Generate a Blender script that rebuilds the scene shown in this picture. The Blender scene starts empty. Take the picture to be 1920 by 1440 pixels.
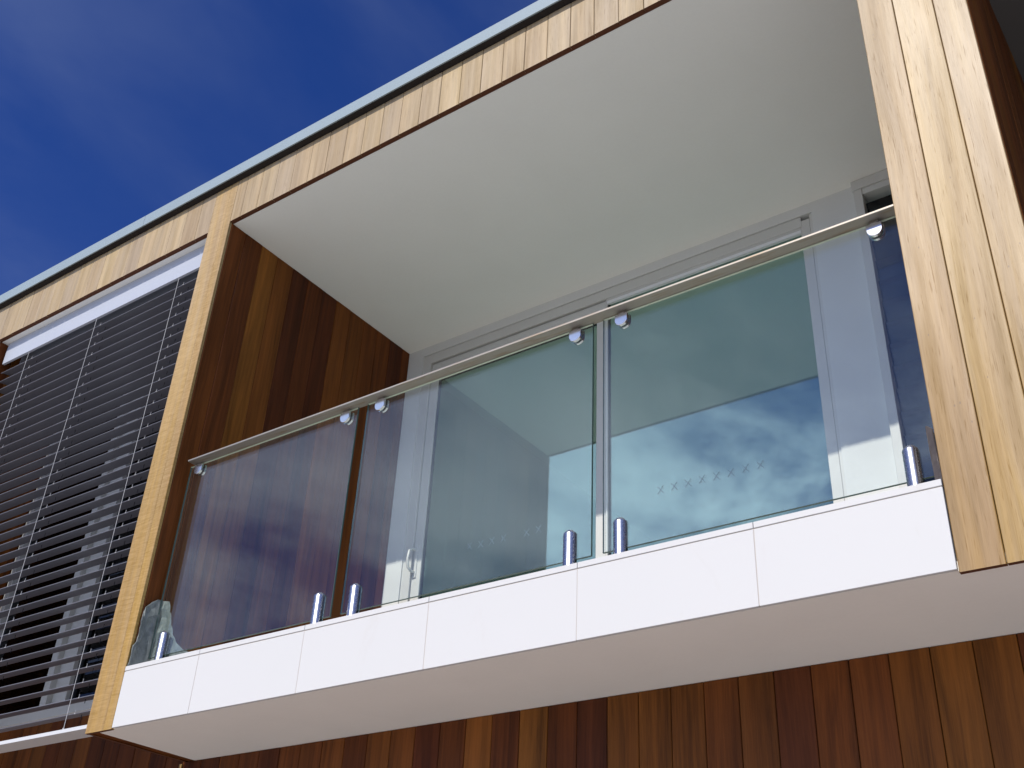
import bpy, bmesh, math, random
from mathutils import Matrix, Vector, noise as mnoise
R = math.radians
random.seed(11)
S = bpy.context.scene
COL = S.collection

# ------------------------------------------------------------------ camera
cam_d = bpy.data.cameras.new('camera'); cam = bpy.data.objects.new('camera', cam_d); COL.objects.link(cam)
right = Vector((0.8136, 0.5796, 0.0454)); down = Vector((-0.2768, 0.4542, -0.8468))
fwd = down.cross(right) * -1
if fwd.y < 0: fwd = -fwd
fwd.normalize(); right = (right - fwd * right.dot(fwd)).normalized(); down = fwd.cross(right)
if down.z > 0: down = -down
M = Matrix((right, -down, -fwd)).transposed().to_4x4()
M.translation = Vector((4.5076, -3.0794, -1.2737))
cam.matrix_world = M
cam_d.sensor_width = 36.0; cam_d.lens = 2084.6 / 1920 * 36; cam_d.clip_start = 0.05; cam_d.clip_end = 3000
S.camera = cam

# ------------------------------------------------------------------ sky, sun, exposure
SUN_EL = R(43.3)
SUN_DIR = Vector((0.0, -math.cos(SUN_EL), math.sin(SUN_EL)))      # towards the sun
W = bpy.data.worlds.new('World'); S.world = W; W.use_nodes = True
nt = W.node_tree; nt.nodes.clear()
def wn(t, **k):
    n = nt.nodes.new(t)
    for a, b in k.items(): setattr(n, a, b)
    return n
def wl(a, b): nt.links.new(a, b)
def wmath(op, a, b=None, clamp=False):
    n = wn('ShaderNodeMath', operation=op, use_clamp=clamp)
    for i, v in enumerate((a, b)):
        if v is None: continue
        if isinstance(v, (int, float)): n.inputs[i].default_value = v
        else: wl(v, n.inputs[i])
    return n.outputs[0]
sky = wn('ShaderNodeTexSky', sky_type='NISHITA', sun_disc=False, sun_elevation=SUN_EL, sun_rotation=math.pi,
         altitude=1500.0, air_density=1.0, dust_density=0.15, ozone_density=4.5)
tc = wn('ShaderNodeTexCoord')
sep = wn('ShaderNodeSeparateXYZ'); wl(tc.outputs['Generated'], sep.inputs[0])
dz = wmath('ADD', wmath('MAXIMUM', sep.outputs['Z'], 0.0), 0.16)
px = wmath('DIVIDE', sep.outputs['X'], dz); py = wmath('DIVIDE', sep.outputs['Y'], dz)
cmb = wn('ShaderNodeCombineXYZ'); wl(px, cmb.inputs[0]); wl(py, cmb.inputs[1])
def cloud(scale, rot, stretch, lo, hi, off, detail=8.0, rough=0.58, dist=0.5):
    mp = wn('ShaderNodeMapping'); wl(cmb.outputs[0], mp.inputs['Vector'])
    mp.inputs['Location'].default_value = off; mp.inputs['Rotation'].default_value = (0, 0, R(rot)); mp.inputs['Scale'].default_value = stretch
    n = wn('ShaderNodeTexNoise'); wl(mp.outputs[0], n.inputs['Vector'])
    n.inputs['Scale'].default_value = scale; n.inputs['Detail'].default_value = detail
    n.inputs['Roughness'].default_value = rough; n.inputs['Distortion'].default_value = dist
    r = wn('ShaderNodeMapRange', interpolation_type='SMOOTHSTEP'); wl(n.outputs['Fac'], r.inputs['Value'])
    r.inputs['From Min'].default_value = lo; r.inputs['From Max'].default_value = hi
    return r.outputs[0]
veil = cloud(4.4, 35, (1.0, 0.6, 1), 0.36, 0.78, (7.9, 16.02, 0), detail=5.0, rough=0.5, dist=0.25)
puff = cloud(1.9, -20, (1.0, 0.8, 1), 0.36, 0.66, (18.35, 17.70, 0), detail=9.0, rough=0.6, dist=0.35)
dotn = wn('ShaderNodeVectorMath', operation='DOT_PRODUCT'); wl(tc.outputs['Generated'], dotn.inputs[0]); dotn.inputs[1].default_value = SUN_DIR
cosg = wmath('MAXIMUM', dotn.outputs['Value'], 0.0)
phase = wmath('ADD', wmath('MULTIPLY', wmath('POWER', cosg, 2.5), 21.0), 3.0)   # thin cloud scatters forward: brighter towards the sun
low = wn('ShaderNodeMapRange', interpolation_type='SMOOTHSTEP'); wl(sep.outputs['Z'], low.inputs['Value'])      # cloud thickens towards the horizon
for k, x in zip(('From Min', 'From Max', 'To Min', 'To Max'), (0.40, 0.64, 1.0, 0.10)): low.inputs[k].default_value = x
cf = wmath('ADD', wmath('MULTIPLY', veil, 0.13), wmath('MULTIPLY', wmath('MULTIPLY', puff, low.outputs[0]), wmath('ADD', wmath('MULTIPLY', cosg, 1.05), 0.03)), clamp=True)
cc = wn('ShaderNodeVectorMath', operation='SCALE'); cc.inputs[0].default_value = (0.84, 0.96, 1.04); wl(phase, cc.inputs['Scale'])
tint = wn('ShaderNodeVectorMath', operation='MULTIPLY'); wl(sky.outputs[0], tint.inputs[0]); tint.inputs[1].default_value = (0.26, 0.50, 1.12)
over = wn('ShaderNodeVectorMath', operation='MULTIPLY_ADD'); wl(tint.outputs[0], over.inputs[0]); over.inputs[1].default_value = (0.6, 0.6, 0.6); wl(cc.outputs[0], over.inputs[2])
mx = wn('ShaderNodeMix', data_type='RGBA'); wl(cf, mx.inputs['Factor']); wl(tint.outputs[0], mx.inputs[6]); wl(over.outputs[0], mx.inputs[7])
bg = wn('ShaderNodeBackground'); bg.inputs['Strength'].default_value = 0.10; wl(mx.outputs[2], bg.inputs['Color'])
wo = wn('ShaderNodeOutputWorld'); wl(bg.outputs[0], wo.inputs['Surface'])

sd = bpy.data.lights.new('sun', 'SUN'); so = bpy.data.objects.new('sun', sd); COL.objects.link(so)
sd.energy = 4.2; sd.angle = R(0.53); sd.color = (1.0, 0.955, 0.88)
so.rotation_euler = SUN_DIR.to_track_quat('Z', 'Y').to_euler(); so.location = SUN_DIR * 30
S.view_settings.view_transform = 'Standard'; S.view_settings.look = 'None'
S.view_settings.exposure = 0.0; S.view_settings.gamma = 1.0; S.view_settings.use_curve_mapping = False
S.render.engine = 'CYCLES'
S.cycles.use_denoising = True
S.cycles.max_bounces = 14; S.cycles.diffuse_bounces = 6; S.cycles.glossy_bounces = 6; S.cycles.transparent_max_bounces = 24
S.cycles.sample_clamp_indirect = 6.0

# ------------------------------------------------------------------ materials
class NB:
    def __init__(s, name):
        s.m = bpy.data.materials.new(name); s.m.use_nodes = True; s.t = s.m.node_tree; s.t.nodes.clear()
        s.out = s.t.nodes.new('ShaderNodeOutputMaterial')
    def n(s, typ, **k):
        o = s.t.nodes.new(typ)
        for a, b in k.items(): setattr(o, a, b)
        return o
    def l(s, a, b): s.t.links.new(a, b)
    def put(s, sock, v):
        if isinstance(v, bpy.types.NodeSocket): s.l(v, sock)
        else: sock.default_value = v
    def math(s, op, a, b=None, c=None, clamp=False):
        n = s.n('ShaderNodeMath', operation=op, use_clamp=clamp)
        for i, v in enumerate((a, b, c)):
            if v is not None: s.put(n.inputs[i], v)
        return n.outputs[0]
    def obj(s, seeded=False, k=(31.7, 17.3, 53.1)):
        tc = s.n('ShaderNodeTexCoord').outputs['Object']
        if not seeded: return tc
        r = s.n('ShaderNodeObjectInfo').outputs['Random']
        sc = s.n('ShaderNodeVectorMath', operation='SCALE'); sc.inputs[0].default_value = k; s.l(r, sc.inputs['Scale'])
        ad = s.n('ShaderNodeVectorMath', operation='ADD'); s.l(tc, ad.inputs[0]); s.l(sc.outputs[0], ad.inputs[1])
        return ad.outputs[0]
    def mapv(s, v, scale=(1, 1, 1), rot=(0, 0, 0), loc=(0, 0, 0)):
        m = s.n('ShaderNodeMapping'); s.l(v, m.inputs['Vector'])
        m.inputs['Scale'].default_value = scale; m.inputs['Rotation'].default_value = rot; m.inputs['Location'].default_value = loc
        return m.outputs[0]
    def noise(s, v, scale=1.0, detail=4.0, rough=0.5, dist=0.0):
        n = s.n('ShaderNodeTexNoise'); s.l(v, n.inputs['Vector'])
        n.inputs['Scale'].default_value = scale; n.inputs['Detail'].default_value = detail
        n.inputs['Roughness'].default_value = rough; n.inputs['Distortion'].default_value = dist
        return n.outputs['Fac']
    def rng(s, v, a, b, c=0.0, d=1.0, smooth=False):
        n = s.n('ShaderNodeMapRange'); s.l(v, n.inputs['Value'])
        if smooth: n.interpolation_type = 'SMOOTHSTEP'
        for k, x in zip(('From Min', 'From Max', 'To Min', 'To Max'), (a, b, c, d)): n.inputs[k].default_value = x
        return n.outputs[0]
    def ramp(s, v, stops):
        n = s.n('ShaderNodeValToRGB'); s.l(v, n.inputs[0]); e = n.color_ramp.elements
        while len(e) < len(stops): e.new(0.5)
        for el, (p, c) in zip(e, stops): el.position = p; el.color = (*c, 1)
        return n.outputs[0]
    def mix(s, f, a, b, mode='MIX'):
        n = s.n('ShaderNodeMix', data_type='RGBA', blend_type=mode)
        s.put(n.inputs['Factor'], f)
        for i, v in ((6, a), (7, b)):
            s.put(n.inputs[i], (*v, 1) if isinstance(v, tuple) and len(v) == 3 else v)
        return n.outputs[2]
    def bump(s, h, strength=0.3, dist=0.002):
        n = s.n('ShaderNodeBump'); s.l(h, n.inputs['Height']); n.inputs['Strength'].default_value = strength; n.inputs['Distance'].default_value = dist
        return n.outputs[0]
    def bsdf(s, color, rough=0.6, metal=0.0, normal=None, spec=0.5, **kw):
        b = s.n('ShaderNodeBsdfPrincipled')
        s.put(b.inputs['Base Color'], (*color, 1) if isinstance(color, tuple) and len(color) == 3 else color)
        s.put(b.inputs['Roughness'], rough); b.inputs['Metallic'].default_value = metal
        s.put(b.inputs['Specular IOR Level'], spec)
        if normal is not None: s.l(normal, b.inputs['Normal'])
        for k, v in kw.items(): b.inputs[k].default_value = v
        s.l(b.outputs[0], s.out.inputs['Surface'])
        return s.m

def wood(name, tones, rough, spec, contrast, ripple=0.0, dots=0.5, pale_top=0.0, coat=0.0):
    b = NB(name); v = b.obj(True)
    rnd = b.n('ShaderNodeObjectInfo').outputs['Random']
    tone = b.ramp(rnd, [(i / (len(tones) - 1), c) for i, c in enumerate(tones)])
    warp = b.noise(b.mapv(v, (5, 5, 0.9)), 1.0, 2.0)
    wv = b.n('ShaderNodeVectorMath', operation='SCALE'); wv.inputs[0].default_value = (0.05, 0.05, 0.0); b.l(warp, wv.inputs['Scale'])
    v2n = b.n('ShaderNodeVectorMath', operation='ADD'); b.l(v, v2n.inputs[0]); b.l(wv.outputs[0], v2n.inputs[1]); v2 = v2n.outputs[0]
    broad = b.noise(b.mapv(v2, (9, 9, 0.55)), 1.0, 3.0, 0.55, 0.8)
    streak = b.noise(b.mapv(v2, (55, 55, 1.6)), 1.0, 4.0, 0.6, 0.4)
    fibre = b.noise(b.mapv(v2, (330, 330, 9.0)), 1.0, 3.0, 0.6, 0.2)
    g = b.math('ADD', b.math('ADD', b.math('MULTIPLY', b.math('SUBTRACT', broad, 0.5), 1.25), b.math('MULTIPLY', b.math('SUBTRACT', streak, 0.5), 0.85)),
               b.math('MULTIPLY', b.math('SUBTRACT', fibre, 0.5), 0.45))
    if ripple:
        rip = b.noise(b.mapv(v, (10, 10, 95), rot=(0, R(24), 0)), 1.0, 1.5, 0.5, 1.1)
        g = b.math('ADD', g, b.math('MULTIPLY', b.math('SUBTRACT', rip, 0.5), ripple))
    f = b.math('MULTIPLY_ADD', g, contrast, 1.0)
    br = b.n('ShaderNodeVectorMath', operation='SCALE'); b.l(tone, br.inputs[0]); b.l(f, br.inputs['Scale'])
    if pale_top:
        hue = b.rng(b.noise(b.mapv(v2, (16, 16, 0.5), loc=(3, 8, 5)), 1.0, 3.0, 0.5, 0.7), 0.38, 0.62, 0, 1, True)
        hb = b.n('ShaderNodeVectorMath', operation='MULTIPLY'); b.l(br.outputs[0], hb.inputs[0]); b.l(b.mix(hue, (1.05, 1.02, 0.80), (0.95, 0.96, 1.12)), hb.inputs[1]); br = hb
        pore = b.rng(b.noise(b.mapv(v2, (260, 260, 11), loc=(1, 2, 3)), 1.0, 2.0, 0.55), 0.60, 0.72, 0, 1, True)
    # heartwood / sapwood drift inside a board
    drift = b.rng(b.noise(b.mapv(v, (6, 6, 0.35), loc=(9, 4, 2)), 1.0, 2.0, 0.5, 0.6), 0.42, 0.68, 0, 1, True)
    col = b.mix(b.math('MULTIPLY', drift, 0.30), br.outputs[0], b.mix(1.0, br.outputs[0], (0.78, 0.66, 0.62), 'MULTIPLY'))
    if dots:
        vo = b.n('ShaderNodeTexVoronoi'); b.l(b.mapv(v, (26, 26, 14)), vo.inputs['Vector']); vo.inputs['Scale'].default_value = 1.0
        dm = b.rng(vo.outputs['Distance'], 0.045, 0.085, 1, 0, True)
        col = b.mix(b.math('MULTIPLY', dm, dots), col, (0.10, 0.055, 0.03))
    if pale_top:   # boards blend to a paler, greyer tan with height, honey-coloured at the foot
        pz = b.n('ShaderNodeSeparateXYZ'); b.l(b.n('ShaderNodeNewGeometry').outputs['Position'], pz.inputs[0])
        height_mix = b.math('ADD', b.rng(pz.outputs['Z'], 0.1, 3.1, 0.0, 1.0), b.math('MULTIPLY', b.math('SUBTRACT', broad, 0.5), 0.9), clamp=True)
        gv = b.n('ShaderNodeVectorMath', operation='SCALE'); gv.inputs[0].default_value = (0.50, 0.42, 0.29); b.l(b.math('MULTIPLY_ADD', g, contrast * 0.8, 1.0), gv.inputs['Scale'])
        col = b.mix(b.math('MULTIPLY', height_mix, pale_top), col, gv.outputs[0])
        col = b.mix(b.math('MULTIPLY', pore, 0.38), col, b.mix(1.0, col, (0.45, 0.36, 0.30), 'MULTIPLY'))
        spec = b.math('MULTIPLY', b.math('MULTIPLY_ADD', g, 0.8, spec), b.math('SUBTRACT', 1.0, b.math('MULTIPLY', pore, 0.6)), clamp=True)
    h = b.math('ADD', b.math('MULTIPLY', fibre, 0.6), b.math('MULTIPLY', streak, 0.5))
    if ripple: h = b.math('ADD', h, b.math('MULTIPLY', rip, 1.1))
    nr = b.bump(h, 0.35, 0.0012)
    ro = b.math('MULTIPLY_ADD', b.math('SUBTRACT', streak, 0.5), 0.25, rough)
    return b.bsdf(col, ro, 0, nr, spec, **({'Coat Weight': coat, 'Coat Roughness': 0.62} if coat else {}))
WOOD_PALE = wood('weathered_hardwood', [(0.26, 0.140, 0.034), (0.31, 0.185, 0.052), (0.23, 0.132, 0.044), (0.33, 0.200, 0.054), (0.27, 0.155, 0.046), (0.29, 0.162, 0.038), (0.36, 0.225, 0.064), (0.22, 0.124, 0.044)], 0.50, 0.48, 0.66, pale_top=0.40, coat=0.35)
WOOD_RIPPLE = wood('fiddleback_hardwood', [(0.36, 0.212, 0.050), (0.39, 0.232, 0.058)], 0.50, 0.50, 0.42, ripple=1.25, dots=0.15, pale_top=0.22, coat=0.3)
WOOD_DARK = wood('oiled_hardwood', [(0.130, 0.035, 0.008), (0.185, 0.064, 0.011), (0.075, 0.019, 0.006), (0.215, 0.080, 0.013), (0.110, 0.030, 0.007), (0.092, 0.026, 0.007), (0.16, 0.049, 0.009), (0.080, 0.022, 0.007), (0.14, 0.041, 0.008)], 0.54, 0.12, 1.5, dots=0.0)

def paint(name, col, rough=0.6, var=0.06, spec=0.35, scale=3.0, fine=0.02):
    b = NB(name); v = b.obj()
    a = b.noise(v, scale, 4.0, 0.55, 0.3); c = b.noise(v, 60.0, 3.0, 0.5)
    f = b.math('ADD', b.math('MULTIPLY_ADD', b.math('SUBTRACT', a, 0.5), var * 2, 1.0), b.math('MULTIPLY', b.math('SUBTRACT', c, 0.5), fine * 2))
    sc = b.n('ShaderNodeVectorMath', operation='SCALE'); sc.inputs[0].default_value = col; b.l(f, sc.inputs['Scale'])
    return b.bsdf(sc.outputs[0], rough, 0, b.bump(c, 0.08, 0.001), spec)
CEIL = paint('ceiling_paint', (0.87, 0.85, 0.785), 0.75, 0.03)
SOFFIT = paint('soffit_paint', (0.86, 0.82, 0.75), 0.75, 0.05)
WALL = paint('wall_paint', (0.62, 0.62, 0.59), 0.7, 0.03)
BAYSHADE = paint('painted_bay_shade', (0.13, 0.12, 0.11), 0.8, 0.05)  # dark tone paints in the dimness of a deep bay
FRAME = paint('frame_powdercoat', (0.56, 0.55, 0.51), 0.42, 0.02, 0.5)
ROOFMETAL = paint('roof_flashing', (0.26, 0.315, 0.335), 0.5, 0.06, 0.5)
BOXMETAL = paint('blind_box_aluminium', (0.42, 0.44, 0.49), 0.45, 0.03, 0.5)
SILLMETAL = paint('sill_rail_coating', (0.58, 0.57, 0.56), 0.5, 0.04, 0.5)
ROOM = paint('room_paint', (0.72, 0.73, 0.70), 0.8, 0.03)
DECK = paint('deck_tile', (0.56, 0.55, 0.52), 0.7, 0.08)
DARK = paint('backing_and_eaves_shade', (0.018, 0.014, 0.012), 0.9, 0.1)
SLAT = paint('slat_coating', (0.165, 0.163, 0.185), 0.42, 0.05, 0.5)
CORD = paint('ladder_cord', (0.03, 0.03, 0.035), 0.8, 0.05)
BEAD = paint('glazing_bead', (0.74, 0.74, 0.73), 0.4, 0.02, 0.5)
GASKET = paint('rubber_gasket', (0.02, 0.025, 0.03), 0.6, 0.05)
MARK = paint('glass_marker', (0.20, 0.27, 0.29), 0.7, 0.05)

def tile_mat():
    b = NB('fibre_cement_tile'); v = b.obj(True)
    st = b.rng(b.noise(b.mapv(v, (5, 5, 3)), 1.0, 6.0, 0.62, 0.8), 0.60, 0.80, 0, 1, True)
    big = b.noise(v, 2.2, 3.0, 0.5)
    c = b.mix(b.math('MULTIPLY', st, 0.30), (0.585, 0.565, 0.54), (0.47, 0.41, 0.34))
    c = b.mix(b.rng(big, 0.35, 0.7, 0, 0.25), c, (0.56, 0.55, 0.525))
    vo = b.n('ShaderNodeTexVoronoi'); b.l(b.mapv(v, (9, 9, 12)), vo.inputs['Vector'])
    c = b.mix(b.math('MULTIPLY', b.rng(vo.outputs['Distance'], 0.012, 0.03, 1, 0), 0.35), c, (0.40, 0.33, 0.27))
    return b.bsdf(c, 0.62, 0, b.bump(b.noise(v, 45.0, 4.0), 0.10, 0.001), 0.35)
TILE = tile_mat()
GROUT = paint('grout', (0.50, 0.44, 0.38), 0.8, 0.1)

def steel(name, col, rough, aniso=0.0, dirt=0.0):
    b = NB(name); v = b.obj()
    n1 = b.noise(b.mapv(v, (6, 60, 60)), 1.0, 4.0, 0.6, 0.4)
    c = b.mix(b.math('MULTIPLY', b.rng(n1, 0.5, 0.75, 0, 1, True), dirt), col, (0.32, 0.22, 0.13)) if dirt else col
    r = b.math('MULTIPLY_ADD', b.math('SUBTRACT', n1, 0.5), 0.12, rough)
    return b.bsdf(c, r, 1.0, None, 0.5)
CHROME = steel('polished_stainless', (0.56, 0.57, 0.60), 0.27)
CLAMP = steel('satin_stainless', (0.74, 0.74, 0.76), 0.20)
RAIL = steel('handrail_stainless', (0.36, 0.325, 0.28), 0.60, dirt=0.7)
ENDGRAIN = paint('end_grain', (0.10, 0.036, 0.017), 0.8, 0.2, 0.2, 30.0)
TOPEDGE = paint('glass_edge_gleam', (0.62, 0.66, 0.52), 0.3, 0.05, 0.5)  # pale tone paints the light caught along the panels' top edge
WIRE = paint('guide_wire', (0.46, 0.45, 0.44), 0.5, 0.05)

def thin_glass(name, tr, f0, dirt, gloss_rough=0.0, refl=(1, 1, 1)):
    b = NB(name)
    g = b.n('ShaderNodeNewGeometry')
    d = b.n('ShaderNodeVectorMath', operation='DOT_PRODUCT'); b.l(g.outputs['Incoming'], d.inputs[0]); b.l(g.outputs['Normal'], d.inputs[1])
    c = b.math('ABSOLUTE', d.outputs['Value'])
    fr = b.math('MULTIPLY_ADD', b.math('POWER', b.math('SUBTRACT', 1.0, c), 5.0), 1.0 - f0, f0)
    t = b.n('ShaderNodeBsdfTransparent'); t.inputs[0].default_value = (*tr, 1)
    gl = b.n('ShaderNodeBsdfGlossy'); gl.inputs['Roughness'].default_value = gloss_rough; gl.inputs['Color'].default_value = (*refl, 1)
    m = b.n('ShaderNodeMixShader'); b.l(fr, m.inputs[0]); b.l(t.outputs[0], m.inputs[1]); b.l(gl.outputs[0], m.inputs[2])
    last = m.outputs[0]
    if dirt:
        v = b.obj()
        n1 = b.noise(b.mapv(v, (3, 3, 1.2)), 1.5, 5.0, 0.6, 0.5); n2 = b.noise(v, 170.0, 2.0, 0.5)
        f = b.math('MULTIPLY', b.rng(n1, 0.35, 0.75, 0.35, 1.0), b.math('MULTIPLY', b.rng(n2, 0.45, 0.72, 0.4, 1.6), dirt))
        df = b.n('ShaderNodeBsdfDiffuse'); df.inputs[0].default_value = (0.75, 0.75, 0.72, 1)
        m2 = b.n('ShaderNodeMixShader'); b.l(f, m2.inputs[0]); b.l(last, m2.inputs[1]); b.l(df.outputs[0], m2.inputs[2]); last = m2.outputs[0]
    b.l(last, b.out.inputs['Surface'])
    return b.m
GLASS = thin_glass('toughened_glass', (0.955, 0.985, 0.975), 0.052, 0.014)
WINGLASS = thin_glass('window_glass', (0.78, 0.90, 0.865), 0.14, 0.0, refl=(0.80, 1.0, 0.95))
DARKGLASS = thin_glass('louvre_glass', (0.16, 0.21, 0.27), 0.025, 0.0)
def edge_mat():
    b = NB('green_glass_edge'); v = b.obj()
    return b.bsdf((0.065, 0.105, 0.09), 0.2, 0, None, 0.5)
EDGE = edge_mat()

def ground_mat():
    b = NB('concrete_paving'); v = b.obj()
    n1 = b.noise(v, 0.8, 6.0, 0.6, 0.3); n2 = b.noise(v, 14.0, 4.0, 0.6)
    c = b.ramp(b.math('MULTIPLY_ADD', n2, 0.35, b.math('MULTIPLY', n1, 0.65)), [(0.3, (0.45, 0.44, 0.41)), (0.7, (0.58, 0.57, 0.53))])
    return b.bsdf(c, 0.85, 0, b.bump(n2, 0.3, 0.004), 0.3)
GROUND = ground_mat()
def sheet_mat():
    b = NB('grey_membrane'); v = b.obj()
    n = b.noise(v, 22.0, 5.0, 0.6, 0.6)
    c = b.ramp(n, [(0.3, (0.085, 0.10, 0.095)), (0.7, (0.21, 0.23, 0.215))])
    return b.bsdf(c, 0.5, 0, b.bump(n, 0.5, 0.004), 0.5)
SHEET = sheet_mat()
TAPE = paint('sealing_tape', (0.075, 0.06, 0.055), 0.55, 0.35, 0.4, 40.0)

# ------------------------------------------------------------------ mesh helpers
def link(name, me, parent=None, loc=None, rz=0.0):
    o = bpy.data.objects.new(name, me); COL.objects.link(o)
    if loc is not None: o.location = loc
    if rz: o.rotation_euler = (0, 0, rz)
    if parent is not None:
        o.parent = parent
        if parent.parent is None: o.matrix_parent_inverse = Matrix.Translation(-Vector(parent.location))
    return o
def empty(name, loc, label, cat, group=None):
    o = bpy.data.objects.new(name, None); COL.objects.link(o); o.location = loc
    o['label'] = label; o['category'] = cat
    if group: o['group'] = group
    o.empty_display_size = 0.1
    return o
class MB:
    """collects faces into one mesh"""
    def __init__(s): s.v = []; s.f = []; s.mi = []; s.mats = []; s.sm = []
    def mat(s, m):
        if m not in s.mats: s.mats.append(m)
        return s.mats.index(m)
    def poly(s, vs, faces, m, smooth=False):
        b = len(s.v); s.v += [tuple(x) for x in vs]; k = s.mat(m)
        for f in faces: s.f.append([b + i for i in f]); s.mi.append(k); s.sm.append(smooth)
    def box(s, x0, x1, y0, y1, z0, z1, m, c=0.0):
        if not c:
            vs = [(x, y, z) for x in (x0, x1) for y in (y0, y1) for z in (z0, z1)]
            s.poly(vs, [(0, 1, 3, 2), (4, 6, 7, 5), (0, 4, 5, 1), (2, 3, 7, 6), (0, 2, 6, 4), (1, 5, 7, 3)], m)
            return
        bm = bmesh.new(); bmesh.ops.create_cube(bm, size=1.0)
        bmesh.ops.scale(bm, vec=(x1 - x0, y1 - y0, z1 - z0), verts=bm.verts)
        bmesh.ops.translate(bm, vec=((x0 + x1) / 2, (y0 + y1) / 2, (z0 + z1) / 2), verts=bm.verts)
        bmesh.ops.bevel(bm, geom=list(bm.edges), offset=c, segments=1, affect='EDGES', profile=0.5)
        bm.verts.index_update()
        s.poly([v.co[:] for v in bm.verts], [[v.index for v in f.verts] for f in bm.faces], m); bm.free()
    def prism(s, prof, axis, a0, a1, m, smooth=False, caps=True):
        """prof: 2-D outline; axis 'X','Y','Z' extrude direction"""
        def P(u, w, a): return {'X': (a, u, w), 'Y': (u, a, w), 'Z': (u, w, a)}[axis]
        n = len(prof); vs = [P(u, w, a0) for u, w in prof] + [P(u, w, a1) for u, w in prof]
        s.poly(vs, [(i, (i + 1) % n, n + (i + 1) % n, n + i) for i in range(n)], m, smooth)
        if caps: s.poly(vs, [tuple(range(n - 1, -1, -1)), tuple(range(n, 2 * n))], m)
    def tube(s, pts, r, m, seg=8):
        pts = [Vector(p) for p in pts]; rings = []
        for i, p in enumerate(pts):
            d = (pts[min(i + 1, len(pts) - 1)] - pts[max(i - 1, 0)]).normalized()
            u = d.orthogonal().normalized() if i == 0 else (u - d * u.dot(d)).normalized()
            w = d.cross(u)
            rings.append([p + (u * math.cos(2 * math.pi * k / seg) + w * math.sin(2 * math.pi * k / seg)) * r for k in range(seg)])
        vs = [q for rg in rings for q in rg]; fs = []
        for i in range(len(rings) - 1):
            for k in range(seg): fs.append((i * seg + k, i * seg + (k + 1) % seg, (i + 1) * seg + (k + 1) % seg, (i + 1) * seg + k))
        s.poly(vs, fs, m, True)
        s.poly(vs, [tuple(range(seg - 1, -1, -1)), tuple(range((len(rings) - 1) * seg, len(rings) * seg))], m)
    def lathe(s, prof, cx, cy, m, seg=24, cap=True):
        vs = [(cx + r * math.cos(2 * math.pi * k / seg), cy + r * math.sin(2 * math.pi * k / seg), z) for r, z in prof for k in range(seg)]
        fs = [(i * seg + k, i * seg + (k + 1) % seg, (i + 1) * seg + (k + 1) % seg, (i + 1) * seg + k) for i in range(len(prof) - 1) for k in range(seg)]
        s.poly(vs, fs, m, True)
        if cap: s.poly(vs, [tuple(range(seg - 1, -1, -1)), tuple(range((len(prof) - 1) * seg, len(prof) * seg))], m)
    def mesh(s, name):
        me = bpy.data.meshes.new(name); me.from_pydata(s.v, [], s.f)
        for m in s.mats: me.materials.append(m)
        me.polygons.foreach_set('material_index', s.mi); me.polygons.foreach_set('use_smooth', s.sm)
        me.update()
        bm = bmesh.new(); bm.from_mesh(me); bmesh.ops.recalc_face_normals(bm, faces=bm.faces); bm.to_mesh(me); bm.free()
        return me
    def obj(s, name, parent=None, loc=None):
        return link(name, s.mesh(name), parent, loc)
def one(name, m, parent, *b, c=0.0):
    mb = MB(); mb.box(*b, m, c); return mb.obj(name, parent)

GAP = 0.0026
_board = {}
def board_mesh(w, length, m, th=0.019, ch=0.0022):
    k = (round(w, 4), round(length, 3), m.name, th)
    if k not in _board:
        mb = MB(); h = w / 2 - GAP / 2
        prof = [(-h, ch), (-h + ch, 0), (h - ch, 0), (h, ch), (h, th), (-h, th)]
        mb.prism(prof, 'Z', 0, length, m, caps=False)
        mb.poly([(u, w, z) for z in (0, length) for u, w in prof], [(5, 4, 3, 2, 1, 0), (6, 7, 8, 9, 10, 11)], ENDGRAIN); _board[k] = mb.mesh('board')
    return _board[k]
def board(parent, c, y, z0, w, length, m, face='-Y', wob=0.0008):
    """one cladding board: c = centre along the wall, y = plane of its front face"""
    me = board_mesh(w, length, m); j = random.uniform(-wob, wob)
    if face == '-Y': return link('board', me, parent, (c, y + j, z0))
    if face == '+X': return link('board', me, parent, (y + j, c, z0), R(90))
    if face == '-X': return link('board', me, parent, (y + j, c, z0), R(-90))
def run(parent, a, b, y, z0, z1, m, seam, face='-Y', pitch=0.1373, minw=0.02):
    """boards between a and b with a seam at `seam`"""
    k = math.floor((a - seam) / pitch); edges = [a]
    x = seam + (k + 1) * pitch
    while x < b - 1e-4:
        if x - edges[-1] > minw: edges.append(x)
        x += pitch
    if b - edges[-1] < minw and len(edges) > 1: edges.pop()
    edges.append(b)
    for p, q in zip(edges, edges[1:]): board(parent, (p + q) / 2, y, z0, q - p, z1 - z0, m, face)

# ------------------------------------------------------------------ dimensions (metres; x along the facade, y into the house, z up from the balcony soffit)
GZ = -2.87                    # ground
BW, D, DS = 3.785, 1.68, 0.596
CZ, TZ = 3.0, 3.32            # ceiling, top of the fascia boards
PL, PR = -0.197, 4.168        # outer edges of the two piers
XL, XR = -4.3, 6.4
FLOOR = 0.235
g = one('ground', GROUND, None, -300, 300, -300, 300, GZ - 0.3, GZ); g['kind'] = 'structure'

house = empty('house', (0, 0, GZ), 'flat-roofed house clad in vertical hardwood boards with a recessed white balcony', 'house')
def part(name, label=None, mb=None):
    o = mb.obj(name, house)
    if label: o['label'] = label
    return o

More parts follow.
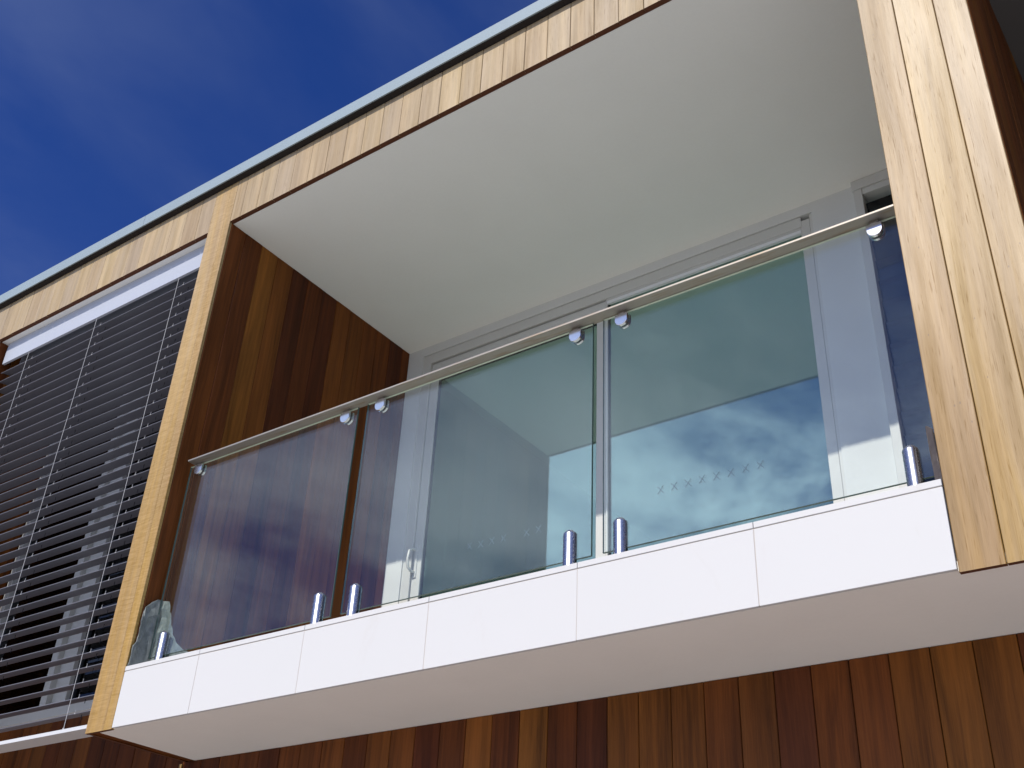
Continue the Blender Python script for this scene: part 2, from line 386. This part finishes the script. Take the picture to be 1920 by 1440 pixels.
# roof slab with its metal edge flashing
mb = MB(); mb.box(XL, XR, 0.03, 7.0, 3.06, 3.40, ROOFMETAL); roof = part('roof', None, mb)
for a, b in ((XL, -0.868), (-0.866, XR)):
    mb = MB(); mb.prism([(-0.044, 3.328), (-0.044, 3.412), (-0.038, 3.418), (0.4, 3.424), (0.4, 3.405), (-0.036, 3.40), (-0.036, 3.328)], 'X', a, b, ROOFMETAL)
    mb.obj('edge_flashing', roof)
mb = MB(); mb.box(XL, XR, -0.0355, 0.028, TZ + 0.003, 3.40, DARK); mb.obj('eaves_shade_strip', roof)  # near-black box stands in for the shade under the flashing

# timber fascia
mb = MB(); mb.box(XL, XR, 0.0195, 0.031, 3.002, TZ - 0.003, ENDGRAIN); fascia = part('fascia', 'pale weathered hardwood fascia under the roof edge', mb)
run(fascia, XL, PL, 0.0, CZ, TZ, WOOD_PALE, 1.048)
run(fascia, 0.0, BW, 0.0, CZ, TZ, WOOD_PALE, 1.048)
run(fascia, PR, XR, 0.0, CZ, TZ, WOOD_PALE, 1.048)

# piers
def pier(x0, x1, cuts, mat, zb, zin, label):
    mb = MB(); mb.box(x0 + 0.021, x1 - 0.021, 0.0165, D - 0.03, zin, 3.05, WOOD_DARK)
    p = part('pier', label, mb)
    for a, b in zip(cuts, cuts[1:]): board(p, (a + b) / 2, 0.0, zb, b - a, TZ - zb, mat)
    return p
lp = pier(PL, 0.0, [PL, -0.062, 0.0], WOOD_RIPPLE, -0.004, 0.002, 'narrow honey-coloured pier of rippled hardwood beside the blind')
rp = pier(BW, PR, [BW, BW + 0.130, BW + 0.270, PR], WOOD_PALE, -0.010, 0.262, 'broad pale hardwood pier of three boards at the glass end')
fp = pier(-2.60, -2.40, [-2.60, -2.47, -2.40], WOOD_PALE, -0.004, 0.002, 'hardwood pier at the far edge of the blind')
# balcony side wall (left pier return), its mirror on the right pier, and the outer faces
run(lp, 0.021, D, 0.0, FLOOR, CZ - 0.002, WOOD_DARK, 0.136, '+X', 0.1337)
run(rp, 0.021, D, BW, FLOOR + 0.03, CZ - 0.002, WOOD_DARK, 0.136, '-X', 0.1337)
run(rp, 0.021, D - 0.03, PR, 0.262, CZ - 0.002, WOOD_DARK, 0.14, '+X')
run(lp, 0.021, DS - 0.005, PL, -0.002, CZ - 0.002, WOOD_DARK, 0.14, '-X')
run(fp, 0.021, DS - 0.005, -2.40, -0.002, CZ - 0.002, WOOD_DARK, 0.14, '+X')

# ceilings
mb = MB(); mb.box(-0.004, BW + 0.02, 0.0315, D + 0.002, CZ, 3.045, CEIL); part('ceiling', 'smooth off-white balcony ceiling', mb)
mb = MB(); mb.box(-2.42, PL + 0.02, 0.0315, DS + 0.08, CZ, 3.045, CEIL); part('ceiling', 'strip of ceiling above the blind box', mb)
mb = MB(); mb.box(PR - 0.02, XR - 0.05, 0.0315, 2.0, CZ, 3.045, BAYSHADE); part('ceiling', 'ceiling of the next bay with its shade painted in', mb)

# balcony slab, soffit and floor
mb = MB(); mb.box(-0.123, XR - 0.02, 0.0145, DS + 0.004, 0.0, 0.03, SOFFIT); part('soffit', 'beige soffit under the balcony', mb)
mb = MB(); mb.box(-0.018, BW + 0.015, 0.22, 1.76, 0.035, FLOOR - 0.002, WALL); slab = part('floor_slab', None, mb)
for i in range(6):
    for j in range(3):
        w = (BW - 0.006) / 6; d = (1.675 - 0.225) / 3
        one('floor_tile', DECK, slab, 0.003 + i * w + 0.002, 0.003 + (i + 1) * w - 0.002, 0.225 + j * d + 0.002, 0.225 + (j + 1) * d - 0.002, FLOOR, FLOOR + 0.01)

# parapet of white tiles with a thin capping
mb = MB(); mb.box(0.004, BW - 0.003, 0.0135, 0.215, 0.035, 0.261, WALL); par = part('parapet', 'white tiled balcony parapet', mb)
JX = [0.001, 0.522, 1.172, 1.836, 2.511, 3.182, BW - 0.002]
for i, (a, b) in enumerate(zip(JX, JX[1:])):
    e = 0.0011
    one('tile', TILE, par, a + e, b - e, random.uniform(-0.0006, 0.0004), 0.0135, 0.0005, 0.2605, c=0.0012)
    one('capping_tile', TILE, par, a + e, b - e, -0.0015, 0.218, 0.2635 + random.uniform(0, 0.0006), 0.2855, c=0.0012)
# grout seen in the joints
mb = MB(); mb.box(0.006, BW - 0.006, 0.0018, 0.0133, 0.004, 0.2632, GROUT); mb.obj('grout', par)

# lower wall of dark boards (set back under the balcony and behind the blind)
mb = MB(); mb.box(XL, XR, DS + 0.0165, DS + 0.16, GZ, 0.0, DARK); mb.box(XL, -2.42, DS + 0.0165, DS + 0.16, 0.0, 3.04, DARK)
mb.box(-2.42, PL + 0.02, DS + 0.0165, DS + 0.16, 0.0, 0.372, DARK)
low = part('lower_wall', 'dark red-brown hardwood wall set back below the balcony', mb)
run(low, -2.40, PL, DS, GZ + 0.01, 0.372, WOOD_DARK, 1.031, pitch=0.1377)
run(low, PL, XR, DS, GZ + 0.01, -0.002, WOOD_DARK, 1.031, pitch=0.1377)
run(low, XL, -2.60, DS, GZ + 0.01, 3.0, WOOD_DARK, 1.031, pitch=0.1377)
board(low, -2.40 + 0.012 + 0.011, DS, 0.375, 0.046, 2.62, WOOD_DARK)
mb = MB(); mb.box(-0.219, -0.201, DS - 0.012, DS - 0.003, GZ + 0.02, -0.012, WOOD_PALE); mb.obj('sunlit_strip', low)  # pale strip added to imitate a sliver of sunlight on the wall

# back wall of the balcony
BZ = CZ + 0.04
mb = MB()
mb.box(-0.02, 0.132, D, D + 0.12, FLOOR, BZ, WALL)
mb.box(0.132, 2.948, D, D + 0.12, 2.932, BZ, WALL)
mb.box(2.948, 3.200, D, D + 0.12, FLOOR, BZ, WALL)
mb.box(3.200, BW + 0.02, D + 0.001, D + 0.12, 2.985, BZ, WALL)
part('back_wall', 'white rendered wall at the back of the balcony', mb)

# sliding door
mb = MB(); Y0 = D + 0.008
mb.box(0.132, 0.200, Y0, Y0 + 0.10, FLOOR, 2.931, FRAME, 0.002)
mb.box(0.200, 2.880, Y0, Y0 + 0.10, 2.860, 2.931, FRAME, 0.002)
mb.box(2.930, 2.948, Y0, Y0 + 0.10, FLOOR, 2.931, FRAME, 0.002)
mb.box(0.200, 2.930, Y0 + 0.02, Y0 + 0.10, FLOOR, FLOOR + 0.04, FRAME, 0.002)
door = part('sliding_door', 'grey-framed sliding glass door with a row of small crosses on the glass', mb)
def sash(x0, x1, y, ztop, rail, stl, str_, lab):
    m = MB(); zb = FLOOR + 0.042
    m.box(x0, x0 + stl, y, y + 0.04, zb, ztop, FRAME, 0.0025); m.box(x1 - str_, x1, y, y + 0.04, zb, ztop, FRAME, 0.0025)
    m.box(x0 + stl, x1 - str_, y + 0.001, y + 0.039, ztop - rail, ztop, FRAME, 0.002); m.box(x0 + stl, x1 - str_, y + 0.001, y + 0.039, zb, zb + 0.10, FRAME, 0.002)
    m.box(x0 + stl, x0 + stl + 0.006, y + 0.010, y + 0.03, zb + 0.1, ztop - rail, GASKET); m.box(x0 + stl + 0.006, x1 - str_, y + 0.010, y + 0.03, ztop - rail - 0.008, ztop - rail, GASKET)
    o = m.obj('sash', door); o['label'] = lab
    return o, (x0 + stl, x1 - str_, zb + 0.1, ztop - rail)
sl, e1 = sash(0.204, 1.590, Y0 + 0.012, 2.852, 0.13, 0.066, 0.066, 'sliding leaf with the pull handle')
sr, e2 = sash(1.594, 2.928, Y0 + 0.004, 2.905, 0.065, 0.012, 0.056, 'fixed leaf beside the wall pier')
one('pane', WINGLASS, door, e1[0], e1[1], Y0 + 0.030, Y0 + 0.036, e1[2], e1[3])
one('pane', WINGLASS, door, e2[0], e2[1], Y0 + 0.022, Y0 + 0.028, e2[2], e2[3])
one('glazing_bead', BEAD, door, e2[0], e2[1], Y0 + 0.0005, Y0 + 0.02, e2[3] - 0.022, e2[3] - 0.001)
hd = MB(); pts = [(0.225, Y0 + 0.012, 1.47), (0.222, Y0 - 0.02, 1.475), (0.216, Y0 - 0.045, 1.455), (0.214, Y0 - 0.052, 1.40), (0.216, Y0 - 0.045, 1.345), (0.222, Y0 - 0.02, 1.325), (0.225, Y0 + 0.012, 1.33)]
hd.tube(pts, 0.0085, FRAME, 10); hd.box(0.214, 0.240, Y0 + 0.004, Y0 + 0.012, 1.29, 1.51, FRAME, 0.002); hd.obj('handle', door)
def cross(x, z, y, s=0.017):
    m = MB()
    for sg in (-1, 1):
        d = Vector((s, 0, s * sg * 1.25)); n = Vector((-d.z, 0, d.x)).normalized() * 0.0018
        a, b = -d + n, d + n; c, e = d - n, -d - n; t = 0.0006 * (2 + sg)
        m.poly([(q.x + x, y - k, q.z + z) for k in (0.0, t) for q in (a, b, c, e)], [(0, 1, 2, 3), (7, 6, 5, 4), (0, 4, 5, 1), (1, 5, 6, 2), (2, 6, 7, 3), (3, 7, 4, 0)], MARK)
    m.obj('cross_mark', door)
for i in range(7):
    if i != 4: cross(0.628 + i * 0.0833, 1.417 + random.uniform(-.003, .003), Y0 + 0.0298)
for i in range(8): cross(1.930 + i * 0.0830, 1.460 + random.uniform(-.003, .003), Y0 + 0.0218)

# louvre window
mb = MB(); ly = D - 0.034; a, b = 3.203, BW - 0.002
mb.box(a, a + 0.047, ly, D + 0.06, FLOOR, 2.935, FRAME, 0.002); mb.box(b - 0.03, b, ly, D + 0.06, FLOOR, 2.935, FRAME, 0.002)
mb.box(a - 0.006, b, ly - 0.006, D + 0.0005, 2.935, 2.998, FRAME, 0.002); mb.box(a + 0.047, b - 0.03, ly + 0.004, D + 0.06, 2.895, 2.935, FRAME, 0.002); mb.box(a + 0.047, b - 0.03, ly + 0.004, D + 0.06, FLOOR, 0.33, FRAME, 0.002)
lw = part('louvre_window', 'tall dark louvre window beside the right pier', mb)
me = MB(); t = R(9); w = 0.15
for_p = [(-0.003, -w / 2), (0.003, -w / 2), (0.003, w / 2), (-0.003, w / 2)]
me.prism([(u * math.cos(t) - v * math.sin(t), u * math.sin(t) + v * math.cos(t)) for u, v in for_p], 'X', a + 0.049, b - 0.032, DARKGLASS); me.mi[0] = me.mi[2] = me.mat(GASKET); bl = me.mesh('blade')
z = 0.40
while z < 2.86: link('blade', bl, lw, (0, D + 0.016, z)); z += 0.132

# rooms behind the glass
def room(x0, x1, y0, y1, z0, z1, m, fl):
    t = 0.05
    mb = MB()
    mb.box(x0 - t, x0, y0, y1, z0, z1, m); mb.box(x1, x1 + t, y0, y1, z0, z1, m); mb.box(x0 - t, x1 + t, y1, y1 + t, z0 - t, z1 + t, m)
    mb.box(x0 - t, x1 + t, y0, y1, z1, z1 + t, m); mb.box(x0 - t, x1 + t, y0, y1, z0 - t, z0, fl)
    return mb
part('room', None, room(0.02, 3.98, D + 0.121, 5.2, FLOOR + 0.01, 2.90, ROOM, DECK))
part('room', None, room(-2.55, -0.25, DS + 0.161, 4.5, FLOOR + 0.01, 2.90, BAYSHADE, BAYSHADE))

# window behind the blind
mb = MB(); wy = DS - 0.012
wx0, wx1 = -2.375, PL - 0.026
mb.box(wx0, wx1, wy, wy + 0.09, 0.374, 0.43, FRAME, 0.002); mb.box(wx0, wx1, wy, wy + 0.09, 2.93, 2.995, FRAME, 0.002)
mb.box(wx0, wx0 + 0.05, wy, wy + 0.09, 0.43, 2.93, FRAME, 0.002); mb.box(wx1 - 0.05, wx1, wy, wy + 0.09, 0.43, 2.93, FRAME, 0.002)
mb.box(-1.62, -1.56, wy + 0.004, wy + 0.07, 0.43, 2.93, FRAME, 0.002); mb.box(-1.56, -1.46, wy + 0.04, wy + 0.08, 0.43, 2.93, FRAME, 0.002); mb.box(-1.46, -1.365, wy + 0.001, wy + 0.075, 0.43, 2.93, FRAME, 0.002)
mb.box(-1.365, -1.335, wy + 0.03, wy + 0.07, 0.43, 2.93, GASKET)
win = part('window', 'grey-framed window behind the lowered blind', mb)
one('pane', DARKGLASS, win, wx0 + 0.05, -1.62, wy + 0.045, wy + 0.051, 0.43, 2.93)
one('pane', DARKGLASS, win, -1.335, wx1 - 0.05, wy + 0.045, wy + 0.051, 0.43, 2.93)

# bays left and right of what the picture shows
mb = MB(); mb.box(PR - 0.005, XR - 0.05, 2.0, 2.1, 0.0, 3.05, BAYSHADE); mb.box(PR - 0.02, XR - 0.03, 0.0145, 2.0, 0.035, 0.26, BAYSHADE); part('next_bay', None, mb)
mb = MB(); mb.box(XL, -2.605, 0.032, DS, -0.008, 3.03, DARK); sb = part('side_bay', None, mb)
run(sb, XL, -2.602, 0.012, -0.01, 2.999, WOOD_PALE, 1.048)
mb = MB(); mb.box(XL, XL + 0.1, DS + 0.17, 7.0, GZ, 3.05, WALL); mb.box(XR - 0.1, XR, DS + 0.17, 7.0, GZ, 3.05, WALL); mb.box(XL, XR, 6.9, 7.0, GZ, 3.05, WALL)
part('outer_wall', None, mb)

# ------------------------------------------------------------------ glass balustrade
GY = 0.100
bal = empty('glass_balustrade', (1.9, GY, 0.2855), 'frameless three-panel glass balustrade with steel spigots and handrail on white parapet', 'balustrade')
def pane(x0, x1, z0=0.348, z1=1.3775, th=0.010):
    m = MB(); y0, y1 = GY - th / 2, GY + th / 2; c = 0.0012
    x = [(x0, z0), (x1, z0), (x1, z1), (x0, z1)]; xi = [(x0 + c, z0 + c), (x1 - c, z0 + c), (x1 - c, z1 - c), (x0 + c, z1 - c)]
    F = [(u, y0, w) for u, w in xi]; B = [(u, y1, w) for u, w in xi]; E0 = [(u, y0 + c, w) for u, w in x]; E1 = [(u, y1 - c, w) for u, w in x]
    m.poly(F, [(0, 1, 2, 3)], GLASS); m.poly(B, [(3, 2, 1, 0)], GLASS)
    for i in range(4):
        j = (i + 1) % 4
        m.poly([F[i], F[j], E0[j], E0[i], E1[j], E1[i], B[j], B[i]], [(0, 1, 2, 3), (3, 2, 4, 5), (5, 4, 6, 7)], TOPEDGE if i == 2 else EDGE)
    return m.obj('glass_panel', bal)
for p in ((0.022, 1.209), (1.268, 2.508), (2.556, 3.768)): pane(*p)
m = MB(); m.prism([(0.045, 1.3795), (0.0465, 1.3782), (0.105, 1.3782), (0.1065, 1.3795), (0.1065, 1.3870), (0.105, 1.3885), (0.0465, 1.3885), (0.045, 1.3870)], 'X', 0.058, 3.776, RAIL); m.obj('handrail', bal)
sp = MB(); r = 0.0262
prof = [(r + 0.001, 0.0), (r, 0.002), (r, 0.167), (r - 0.002, 0.172), (r - 0.011, 0.181), (r - 0.0125, 0.1825)]
N = 20
for sgn in (-1, 1):   # two half tubes clasping the glass
    gap = 0.0062; vs = []; fs = []
    for rr, zz in prof:
        a0 = math.asin(min(gap / rr, 0.95))
        for k in range(N + 1):
            an = a0 + (math.pi - 2 * a0) * k / N
            vs.append((rr * math.cos(an), sgn * rr * math.sin(an), zz))
    K = N + 1
    for i in range(len(prof) - 1):
        for k in range(N): fs.append((i * K + k, i * K + k + 1, (i + 1) * K + k + 1, (i + 1) * K + k))
    sp.poly(vs, fs, CHROME, True)
    sp.poly(vs, [tuple((len(prof) - 1) * K + k for k in range(K)), tuple(range(K))], CHROME)
    sp.poly(vs, [(i * K, (i + 1) * K, (i + 1) * K + N, i * K + N) for i in range(len(prof) - 1)], GASKET)
sp.box(-0.0235, 0.0235, -0.0061, 0.0061, 0.001, 0.060, GASKET)
spm = sp.mesh('spigot')
for x in (0.107, 1.129, 1.338, 2.413, 2.629, 3.683): link('spigot', spm, bal, (x, GY, 0.2856))
def clampmesh():
    m = MB(); hw = 0.0285; top = 1.3695; mid = 1.3315
    for y0, y1 in ((GY - 0.018, GY - 0.0058), (GY + 0.0058, GY + 0.018)):
        pts = [(-hw, top - 0.012), (-hw * .55, top - 0.0135), (-hw * .3, top - 0.008), (hw * .35, top - 0.008), (hw * .6, top - 0.0125), (hw, top - 0.010)]
        pts += [(hw * math.cos(a), mid - 0.5 * 0 + hw * 0.95 * -math.sin(a)) for a in [math.pi * k / 14 for k in range(0, 15)]]
        c = 0.0016; n = len(pts); cx = 0; cz = 1.34
        inn = [(u * 0.95, cz + (w - cz) * 0.95) for u, w in pts]
        fy, by = (y0, y1) if y0 < GY else (y1, y0); s = 1 if fy < by else -1
        ring = [[(u, fy, w) for u, w in inn], [(u, fy + s * c, w) for u, w in pts], [(u, by, w) for u, w in pts]]
        vs = [q for rg in ring for q in rg]
        fs = [tuple(range(n)), tuple(range(3 * n - 1, 2 * n - 1, -1))]
        for k in (0, 1):
            for i in range(n): j = (i + 1) % n; fs.append((k * n + i, k * n + j, (k + 1) * n + j, (k + 1) * n + i))
        m.poly(vs, fs, CLAMP)
    m.box(-0.016, 0.016, GY - 0.013, GY - 0.0058, 1.352, 1.3702, RAIL); pass
    return m.mesh('clamp')
cm = clampmesh()
for x in (0.100, 1.137, 1.356, 2.427, 2.647, 3.688): link('clamp', cm, bal, (x, 0, 0.0078))

# ------------------------------------------------------------------ venetian blind in the left bay
bl0, bl1 = -2.368, PL - 0.012
blind = empty('venetian_blind', ((bl0 + bl1) / 2, 0.1, 0.06), 'lowered dark grey external venetian blind with tilted slats between timber piers', 'blind')
m = MB(); m.prism([(0.069, 2.826), (0.069, 2.998), (0.190, 2.998), (0.190, 2.84), (0.185, 2.84), (0.185, 2.993), (0.072, 2.993), (0.072, 2.829), (0.086, 2.829), (0.086, 2.826)], 'X', -2.372, PL - 0.003, BOXMETAL); m.obj('head_box', blind)
# slat section: shallow arch with rolled front lip, inner edge tipped up
def slatmesh():
    m = MB(); w = 0.080; n = 8; up = []; dn = []; t = R(9.5)
    for i in range(n + 1):
        u = w * i / n; h = 0.0045 * math.sin(math.pi * i / n)
        up.append((u, h + 0.0011)); dn.append((u, h - 0.0006))
    lip = [(-0.0022, 0.0012), (-0.0032, -0.0006), (-0.0022, -0.0026), (0.0004, -0.0024)]
    prof = up[::-1] + lip + dn
    rp_ = [(u * math.cos(t) - h * math.sin(t), u * math.sin(t) + h * math.cos(t)) for u, h in prof]
    m.prism(rp_, 'X', bl0, bl1, SLAT); return m.mesh('slat')
sm = slatmesh(); NS = 35; Z0 = 0.142; PT = 0.0769
LX = (-0.492, -1.305, -2.055)
for i in range(NS): link('slat', sm, blind, (0, 0.083, Z0 + PT * i))
for x in LX:
    m = MB(); m.tube([(x, 0.0735, 0.061), (x, 0.0735, 2.84)], 0.0017, WIRE, 6); m.tube([(x, 0.0735, 0.061), (x, 0.0735, 0.075)], 0.005, WIRE, 8); m.obj('guide_wire', blind)
    m = MB(); xx = x + 0.052
    for i in range(NS):
        z = Z0 + PT * i + 0.007
        m.box(xx - 0.0025, xx + 0.0025, 0.118, 0.1195, z - 0.035 + 0.01, z - 0.003, CORD)
        m.box(xx - 0.0009, xx + 0.0009, 0.0795, 0.0815, z - 0.010, z + 0.010, WIRE)
        m.box(xx - 0.0045, xx + 0.0045, 0.0785, 0.084, z - 0.0100, z - 0.0065, WIRE)
    m.obj('ladder_cord', blind)['kind'] = 'stuff'
m = MB(); m.prism([(0.047, 0.041), (0.047, 0.058), (0.051, 0.0605), (0.150, 0.0605), (0.150, 0.072), (0.157, 0.072), (0.157, 0.041)], 'X', -2.398, PL - 0.0225 + 0.02, SILLMETAL); m.obj('bottom_rail', blind)

# ------------------------------------------------------------------ loose membrane at the ends of the parapet
def strip(name, path, mat, label, cat, th=0.003, nz=9, crumple=0.010, seed=0, sub=4):
    """a thin upstand following `path` = [(x, y, top z, bottom z)]"""
    fine = []
    for (a, b) in zip(path, path[1:]):
        for k in range(sub): fine.append([a[i] + (b[i] - a[i]) * k / sub for i in range(4)])
    fine.append(list(path[-1])); G = []
    for i, (x, y, zt, zb) in enumerate(fine):
        row = []
        for j in range(nz + 1):
            t = j / nz; z = zb + (zt - zb) * t
            q = Vector((x, y, z)); nn = mnoise.noise_vector(q * 17 + Vector((seed, 3, 7))); n2 = mnoise.noise_vector(q * 45 + Vector((seed, 9, 1)))
            d = (nn * crumple + n2 * crumple * 0.45) * min(1.0, t * 2.5)
            row.append(Vector((x + abs(d.x), y + d.y, z + (d.z * 0.35 if t > 0.8 else 0))))
        G.append(row)
    m = MB(); nc = nz + 1; n = len(G)
    vs = [v for r in G for v in r] + [v + Vector((th * 0.7, th * 0.7, 0)) for r in G for v in r]; o = n * nc; fs = []
    for i in range(n - 1):
        for j in range(nz):
            q = (i * nc + j, (i + 1) * nc + j, (i + 1) * nc + j + 1, i * nc + j + 1); fs.append(q); fs.append(tuple(o + k for k in q[::-1]))
        for j in (0, nz): fs.append((i * nc + j, (i + 1) * nc + j, o + (i + 1) * nc + j, o + i * nc + j))
    for i in (0, n - 1):
        for j in range(nz): fs.append((i * nc + j, i * nc + j + 1, o + i * nc + j + 1, o + i * nc + j))
    m.poly(vs, fs, mat)
    c = Vector((path[0][0], path[0][1], path[0][3]))
    m.v = [tuple(Vector(v) - c) for v in m.v]
    o = m.obj(name, None, c); o['label'] = label; o['category'] = cat
    return o
strip('membrane_sheet', [(0.006, 0.003, 0.335, 0.286), (0.006, 0.010, 0.405, 0.286), (0.006, 0.018, 0.455, 0.286), (0.007, 0.021, 0.535, 0.286), (0.007, 0.030, 0.585, 0.286), (0.008, 0.055, 0.620, 0.286), (0.010, 0.078, 0.640, 0.286),
      (0.018, 0.112, 0.642, 0.286), (0.040, 0.126, 0.640, 0.286), (0.062, 0.130, 0.588, 0.286), (0.082, 0.130, 0.535, 0.286), (0.118, 0.130, 0.460, 0.286), (0.165, 0.132, 0.408, 0.286), (0.24, 0.134, 0.362, 0.286), (0.30, 0.135, 0.335, 0.286)],
      SHEET, 'crumpled grey-green waterproofing membrane turned up in the corner behind the first spigot', 'membrane', seed=2)
strip('torn_tape', [(3.768, 0.065, 0.36, 0.286), (3.760, 0.075, 0.50, 0.286), (3.745, 0.085, 0.52, 0.30), (3.742, 0.088, 0.515, 0.50)], TAPE,
      'small torn strip of dark sealing tape between the glass end and the broad pier', 'tape', crumple=0.006, seed=5)
